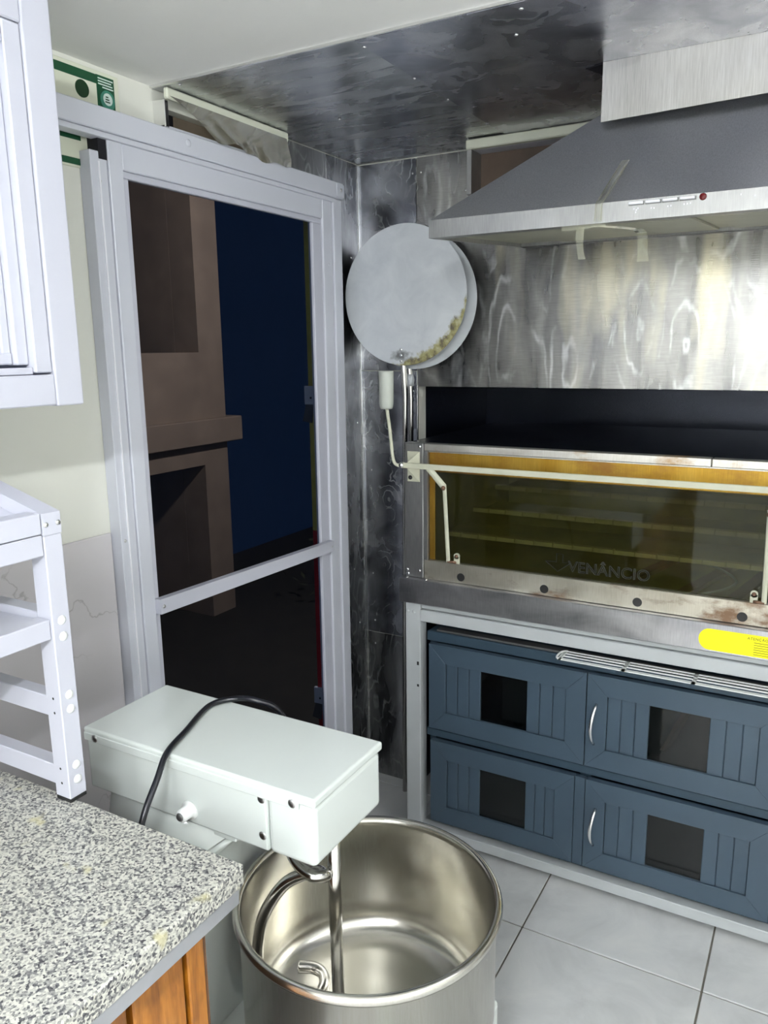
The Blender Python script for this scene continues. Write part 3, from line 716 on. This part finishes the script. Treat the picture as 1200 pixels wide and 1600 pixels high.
# controls on the lip
for i in range(4):
    gp_ = box('button_shade', -.4035+.0335*i, -.3715+.0335*i, HY-.0008, HY+.001, 1.8835, 1.8912, 'zinc', lip, 0)  # darker strip put behind each button as its shadow
    box('button', -.4025+.0335*i, -.374+.0335*i, HY-.006, HY+.001, 1.8855, 1.8908, 'btn', lip, .001)
lathe('indicator', [(0, -.003), (.0065, -.003), (.007, 0), (.007, .002), (0, .002)], (-.259, HY, 1.888), 'darkred', lip, 18, 'Y')
def mark(x, z, w_, h_): box('icon', x-w_/2, x+w_/2, HY-.0006, HY+.0004, z-h_/2, z+h_/2, 'btn', lip, 0)
for x, z in ((-.392, 1.877), (-.387, 1.8745), (-.384, 1.8775), (-.388, 1.870), (-.3575, 1.8755), (-.352, 1.875), (-.325, 1.876), (-.319, 1.8765), (-.294, 1.877), (-.288, 1.8775), (-.282, 1.878), (-.19, 1.885), (-.165, 1.880)): mark(x, z, .0022, .0032)
# adhesive tape
def ribbon(name, pts, w0, mat, parent, side=(1, 0, 0), n=6):
    P = smoothpath(pts, n); bm = bmesh.new(); rows = []
    for i, p in enumerate(P):
        a = i/(len(P)-1); ww = w0*(1+.12*math.sin(7*a)); s = Vector(side)
        rows.append([bm.verts.new(p-s*ww/2), bm.verts.new(p+Vector((0, -.0008, 0))), bm.verts.new(p+s*ww/2)])
    for r0, r1 in zip(rows, rows[1:]):
        for q in (0, 1): bm.faces.new((r0[q], r0[q+1], r1[q+1], r1[q]))
    return emit(name, bm, mat, parent, True)
def sl(x, z): # point on the canopy front
    return (x, HY+.11*(z-1.895)/.185-.003, z)
ribbon('tape_strip', [sl(-.425, 1.985), sl(-.445, 1.935), sl(-.462, 1.897), (-.464, HY-.002, 1.89), (-.465, HY-.002, 1.858)], .017, 'tape_clear', hd)
for dx in (-.007, .006): ribbon('tape_crease', [sl(-.428+dx, 1.975), sl(-.446+dx, 1.935), sl(-.462+dx, 1.898), (-.464+dx, HY-.0025, 1.889), (-.465+dx, HY-.0025, 1.86)], .0022, 'tape', hd)
ribbon('tape_strip', [(-.545, HY+.006, 1.853), (-.50, HY+.004, 1.852), (-.45, HY+.004, 1.854)], .012, 'tape', hd, (0, 0, 1))
ribbon('tape_strip', [(-.505, HY+.01, 1.853), (-.507, HY+.012, 1.83), (-.505, HY+.012, 1.805), (-.500, HY+.012, 1.785)], .016, 'tape', hd)
ribbon('tape_strip', [(-.48, HY+.02, 1.854), (-.44, HY+.10, 1.856), (-.415, HY+.18, 1.855), (-.41, HY+.185, 1.815), (-.408, HY+.186, 1.79)], .025, 'tape', hd)
ribbon('tape_strip', [(-.43, HY+.015, 1.852), (-.35, HY+.018, 1.851), (-.27, HY+.015, 1.852), (-.17, HY+.02, 1.8515)], .010, 'tape', hd, (0, 1, .1))

# ================================================================== pizza peels
def peel(name, cx, cy, cz, r, mat, sx, sy_top, foot, label, straight):
    t = empty(name, foot, label, 'peel', 'pizza peels')
    lathe('blade', [(0, -.0012), (r-.001, -.0012), (r, 0), (r-.001, .0012), (0, .0012)], (cx, cy, cz), mat, t, 72, 'Y', False)
    z0 = cz-r
    pts = [(sx, sy_top, z0+.055), (sx, sy_top, z0+.005), (sx+.002, sy_top, z0-.03), (sx+.004, sy_top+.004, z0-.10), (foot[0], foot[1], foot[2])]
    bm = bmesh.new(); add_tube(bm, pts, [.010, .010, .0105, .0085, .0085], 10, True, (1, 1)); emit('shaft', bm, 'rod', t, True)
    if straight:
        for dz in (.048, .030, .012): dome('rivet', (sx, cy-.0012, z0+dz+.002), .0055, '-Y', 'chrome', t, .003)
    else:
        lathe('collar', [(0, -.02), (.014, -.02), (.016, 0), (.013, .018), (0, .02)], (sx+.002, sy_top, z0-.035), 'peel2', t, 14)
peel('pizza_peel', -1.208, 2.268, 1.765, .217, 'peel', -1.219, 2.282, (-1.248, 2.325, .0), 'round aluminium pizza peel with scorched rim, in front', True)
peel('pizza_peel', -1.196, 2.318, 1.752, .217, 'peel2', -1.222, 2.328, (-1.236, 2.36, .0), 'second round pizza peel half hidden behind the scorched one', False)

# ================================================================== granite counter and its base
ct = empty('granite_worktop', (-1.05, 0, .87), 'grey speckled granite worktop with a grey edge trim', 'worktop')
CYE, CXE = .748, -.657
bm = bmesh.new(); add_box(bm, XL+.009, CXE, -1.2, CYE, .866, .90, .004, 3); emit('slab', bm, 'granite', ct)
box('edge_trim', CXE-.028, CXE-.004, -1.2, CYE-.008, .840, .8658, 'trim_grey', ct, .002)
box('edge_trim', XL+.01, CXE-.03, CYE-.028, CYE-.008, .846, .8658, 'trim_grey', ct, .002)
cab = empty('wooden_cabinet', (-1.05, 0, 0), 'varnished orange wooden base cabinet under the granite worktop', 'cabinet')
FX = -.70
bm = bmesh.new(); add_box(bm, XL+.009, FX-.02, -1.2, .70, 0, .846); emit('body', bm, 'darkwood', cab)
box('corner_post', FX-.02, FX+.004, .668, .70, 0, .8395, 'wood', cab, .002)
box('post_edge', FX-.02, FX+.002, .7005, .706, 0, .8395, 'darkwood', cab, .001)
for y0, y1 in ((.575, .664), (.36, .565), (.14, .35), (-.08, .13)):
    d = box('door', FX-.02, FX, y0, y1, .06, .83, 'wood', cab, .003)
box('plinth', FX-.04, FX-.021, -1.2, .70, 0, .06, 'darkwood', cab, .001)

# ================================================================== rack on the counter
rk = empty('counter_rack', (-1.2, .5, .90), 'white aluminium tiered rack with sloping top tray on the granite worktop', 'rack')
LX0, LX1 = -1.029, -.995
def leg(x0, x1, y0, y1, z1, caps):
    l = box('leg', x0, x1, y0, y1, .906, z1, 'white_alu', rk, .0015)
    box('foot', x0+.0005, x1-.0005, y0+.0005, y1-.0005, .90, .9058, 'black', l, .0005)
    if caps:
        for z in (1.201, 1.175, 1.079, 1.055, .960, .935): dome('cap', (x1, (y0+y1)/2+.001, z), .0075, '+X', 'cap', l, .003, 18)
        for z in (1.079, 1.055, .960, .935): dome('hole', (x0+.017, y0, z-.004), .0022, '-Y', 'black', l, .0004)
        for y in (y0+.006, y1-.005): dome('rivet', (x1, y, 1.352), .0045, '+X', 'chrome', l, .0025)
leg(LX0, LX1, .733, .765, 1.3355, True)
leg(LX0, LX1, -.10, -.068, 1.3355, True)
leg(-1.42, -1.388, .733, .765, 1.44, False)
leg(-1.42, -1.388, -.10, -.068, 1.44, False)
sl_ = lambda x: 1.369+(-.995-x)*.27
def sloped(name, y0, y1, x0, x1, dz0, dz1, mat='white_alu'):
    return prism(name, [(x1, y0, sl_(x1)+dz0), (x0, y0, sl_(x0)+dz0), (x0, y0, sl_(x0)+dz1), (x1, y0, sl_(x1)+dz1)], (0, y1-y0, 0), mat, rk)
sloped('top_rail', .733, .765, -1.42, LX1, -.033, 0)
sloped('top_rail', -.10, -.068, -1.42, LX1, -.033, 0)
sloped('tray', -.067, .732, -1.41, LX0, -.030, -.022)
tl = box('tray_lip', LX0, LX1-.001, -.067, .732, 1.339, 1.3705, 'white_alu', rk, .0015)
box('front_rail', LX0+.002, LX1-.001, -.067, .732, 1.306, 1.3375, 'white_alu', rk, .0015)
box('shelf_rail', LX0+.002, LX1-.004, -.067, .732, 1.175, 1.2065, 'white_alu', rk, .0015)
box('shelf_plate', -1.40, LX0+.001, -.067, .732, 1.196, 1.202, 'white_alu', rk, .001)
box('shelf_rail', -1.40, LX0-.001, .735, .763, 1.175, 1.213, 'white_alu', rk, .0015)
box('side_rail', -1.388, LX0-.001, .737, .763, 1.040, 1.074, 'white_alu', rk, .0015)
box('side_rail', -1.388, LX0-.001, .737, .763, .922, .956, 'white_alu', rk, .0015)
box('side_rail', -1.388, LX0-.001, -.098, -.072, 1.040, 1.074, 'white_alu', rk, .0015)
box('side_rail', -1.388, LX0-.001, -.098, -.072, .922, .956, 'white_alu', rk, .0015)

# ================================================================== wall cabinet top left
wc = empty('wall_cabinet', (-1.28, .4, 1.515), 'white aluminium wall cabinet with sliding glass front', 'cabinet')
WX, WY = -1.12, .932
bm = bmesh.new()
for a in ((XL+.009, XL+.02, -.5, WY-.001, 1.516, 2.139), (XL+.02, WX-.031, -.5, WY-.001, 1.516, 1.54), (XL+.02, WX-.031, -.5, WY-.001, 2.115, 2.139), (XL+.02, WX-.031, WY-.02, WY-.001, 1.54, 2.115), (XL+.02, WX-.031, -.5, -.48, 1.54, 2.115)): add_box(bm, *a)
emit('body', bm, 'white_alu', wc)
box('stile', WX-.03, WX, .878, WY, 1.514, 2.141, 'white_alu', wc, .003, 2)
box('bottom_rail', WX-.03, WX-.001, -.5, .8775, 1.516, 1.566, 'white_alu', wc, .002)
box('top_rail', WX-.03, WX-.001, -.5, .8775, 2.091, 2.139, 'white_alu', wc, .002)
box('inner_stile', WX-.03, WX-.004, .846, .877, 1.5695, 2.09, 'white_alu', wc, .002)
box('inner_rail', WX-.03, WX-.005, -.5, .8455, 2.056, 2.09, 'white_alu', wc, .002)
box('slide_track', WX-.036, WX-.010, -.5, .845, 1.567, 1.578, 'white_alu', wc, .001)
box('slide_channel', WX-.045, WX-.018, .822, .8455, 1.582, 2.05, 'white_alu', wc, .003, 2)
sd = box('sliding_pane', WX-.038, WX-.034, -.1, .822, 1.596, 2.05, 'frost', wc, 0)
box('pane_frame', WX-.042, WX-.028, .806, .8215, 1.60, 2.048, 'white_alu', sd, .002)
box('pane_frame', WX-.042, WX-.026, -.1, .8215, 1.583, 1.602, 'white_alu', sd, .002)

# ================================================================== wall sign beside the track
sg = empty('wall_sign', (XL, 1.2, 1.98), 'green and cream printed sign on the wall above the door track', 'sign')
box('board', XL, XL+.004, .80, 1.362, 1.985, 2.193, 'signboard', sg, .001)
GXs = XL+.0045
def flat(name, y0, y1, z0, z1, mat, d=.0006): return box(name, XL+.0035, XL+.0045+d, y0, y1, z0, z1, mat, sg, 0)
flat('border', .80, 1.340, 2.166, 2.184, 'green'); flat('border', .80, 1.29, 1.990, 2.003, 'green')
flat('corner_panel', 1.300, 1.348, 2.06, 2.185, 'green', .0004)
flat('green_block', .80, 1.245, 2.040, 2.075, 'green')
lathe('dot', [(0, .0012), (.0175, .0012), (.0175, -.001), (0, -.001)], (XL+.0045, 1.260, 2.146), 'dgreen', sg, 30, 'X', False)
for k, (a, b) in enumerate(((1.304, 1.345), (1.304, 1.340), (1.304, 1.343), (1.315, 1.345))): flat('print_line', a, b, 2.1775-.0055*k, 2.180-.0055*k, 'signwhite', .0010)
lathe('emblem_ring', [(0, .0016), (.020, .0016), (.020, -.001), (0, -.001)], (XL+.0045, 1.327, 2.138), plain('sign_mid_green', srgb(62, 128, 108), .4), sg, 30, 'X', False)
lathe('emblem_disc', [(0, .0022), (.0125, .0022), (.0125, -.001), (0, -.001)], (XL+.0045, 1.327, 2.140), 'signwhite', sg, 30, 'X', False)
for k in range(3): box('emblem_mark', XL+.006, XL+.0072, 1.319+.001*k, 1.332-.002*k, 2.133+.005*k, 2.1355+.005*k, 'dgreen', sg, 0)

# ================================================================== spiral mixer
mx = empty('spiral_mixer', (-.85, 1.03, 0), 'white spiral dough mixer with stainless bowl beside the worktop', 'mixer')
BX, BYc, BR, RZ = -.640, 1.050, .228, .65
box('base', -1.12, -.462, .86, 1.243, .03, .356, 'mixer_white', mx, .010, 3)
for x in (-1.06, -.53):
    for y in (.91, 1.19): lathe('foot', [(0, 0), (.022, 0), (.022, .03), (.016, .032), (0, .032)], (x, y, 0), 'black', mx, 18)
bm = bmesh.new()
# column tapering up to the head
lo = [(-1.13, .875), (-.90, .875), (-.90, 1.225), (-1.13, 1.225)]; hi = [(-1.135, .92), (-.80, .92), (-.80, 1.09), (-1.135, 1.09)]
va = [bm.verts.new((x, y, .34)) for x, y in lo]; vm = [bm.verts.new((x, y, .72)) for x, y in [(-1.135, .90), (-.895, .90), (-.895, 1.11), (-1.135, 1.11)]]; vc = [bm.verts.new((x, y, .80)) for x, y in hi]
bm.faces.new(va); bm.faces.new(vc[::-1])
for A, B in ((va, vm), (vm, vc)):
    for i in range(4): bm.faces.new((A[i], A[(i+1) % 4], B[(i+1) % 4], B[i]))
bmesh.ops.bevel(bm, geom=list(bm.edges), offset=.012, segments=3, affect='EDGES')
emit('column', bm, 'mixer_white', mx, True)
hdm = box('head', -1.157, -.737, .900, 1.106, .797, .903, 'mixer_white', mx, .004, 2)
box('head_front', -.7355, -.643, .899, 1.107, .797, .9035, 'mixer_white', mx, .010, 4)
ld = box('head_lid', -1.160, -.640, .896, 1.110, .9037, .920, 'mixer_white', mx, .0045, 3)
box('lid_skirt', -1.158, -.670, .8945, .8975, .895, .9105, 'mixer_white', ld, .001)
for x in (-1.129, -.682): dome('screw', (x, .8945, .9035), .0075, '-Y', 'screw', ld, .002, 16)
for z in (.889, .823): dome('screw', (-.748, .900, z), .0075, '-Y', 'screw', hdm, .002, 16)
box('under_tab', -.86, -.81, .905, .935, .786, .797, 'mixer_white', hdm, .002)
kb = lathe('knob', [(0, -.026), (.009, -.026), (.0115, -.023), (.0115, -.006), (.017, -.004), (.017, 0), (0, 0)], (-.905, .900, .823), 'cap', hdm, 20, 'Y')
lathe('knob_plug', [(0, -.0285), (.006, -.0285), (.0085, -.025), (0, -.025)], (-.905, .900, .823), 'zinc', kb, 16, 'Y')
# bowl
prof = [(0, .372), (.18, .372), (.212, .382), (.222, .40), (.226, .44), (BR-.001, RZ-.012), (BR+.006, RZ-.009), (BR+.0095, RZ), (BR+.006, RZ+.007), (BR-.001, RZ+.008), (BR-.0055, RZ+.004), (BR-.006, RZ-.008),
        (.2205, .47), (.2175, .445), (.207, .424), (.188, .412), (.15, .408), (.0, .405)]
lathe('bowl', prof, (BX, BYc, 0), 'bowl', mx, 96)
lathe('bowl_turntable', [(0, .345), (.15, .345), (.15, .372), (0, .372)], (BX, BYc, 0), 'zinc', mx, 40)
# breaker bar and spiral
tube('breaker_bar', [(-.690, 1.02, .80), (-.690, 1.02, .60), (-.688, 1.02, .43)], .0115, 'rod', mx, 16)
sp = []
AX, AY = -.775, 1.0
ctrl = [(-.775, 1.0, .80), (-.772, 1.0, .745), (-.745, .985, .722), (-.705, .975, .716), (-.692, .995, .708), (-.722, 1.005, .698), (-.770, .985, .672), (-.800, .962, .620), (-.806, .945, .575), (-.800, .930, .530), (-.785, .915, .475), (-.755, .92, .440), (-.728, .965, .432), (-.728, 1.025, .434), (-.745, 1.055, .436), (-.770, 1.060, .437), (-.798, 1.048, .437)]
tube('spiral_hook', ctrl, .0112, 'rod', mx, 14, 8)
tube('spindle', [(-.775, 1.0, .80), (-.775, 1.0, .745)], .016, 'rod', mx, 16)
tube('power_cord', [(-.86, 1.16, .80), (-.89, 1.145, .90), (-.93, 1.118, .9305), (-.975, 1.105, .929), (-1.0, 1.062, .9265), (-.968, .965, .9265), (-.945, .895, .924), (-.93, .855, .90), (-.918, .80, .84), (-.915, .775, .72), (-.93, .78, .5), (-.95, .80, .2)], .0055, 'cord', mx, 10, 8)

for o in S.objects:
    if o.type == 'MESH' and o.parent is None and 'kind' not in o and 'label' not in o: print('UNTAGGED', o.name)
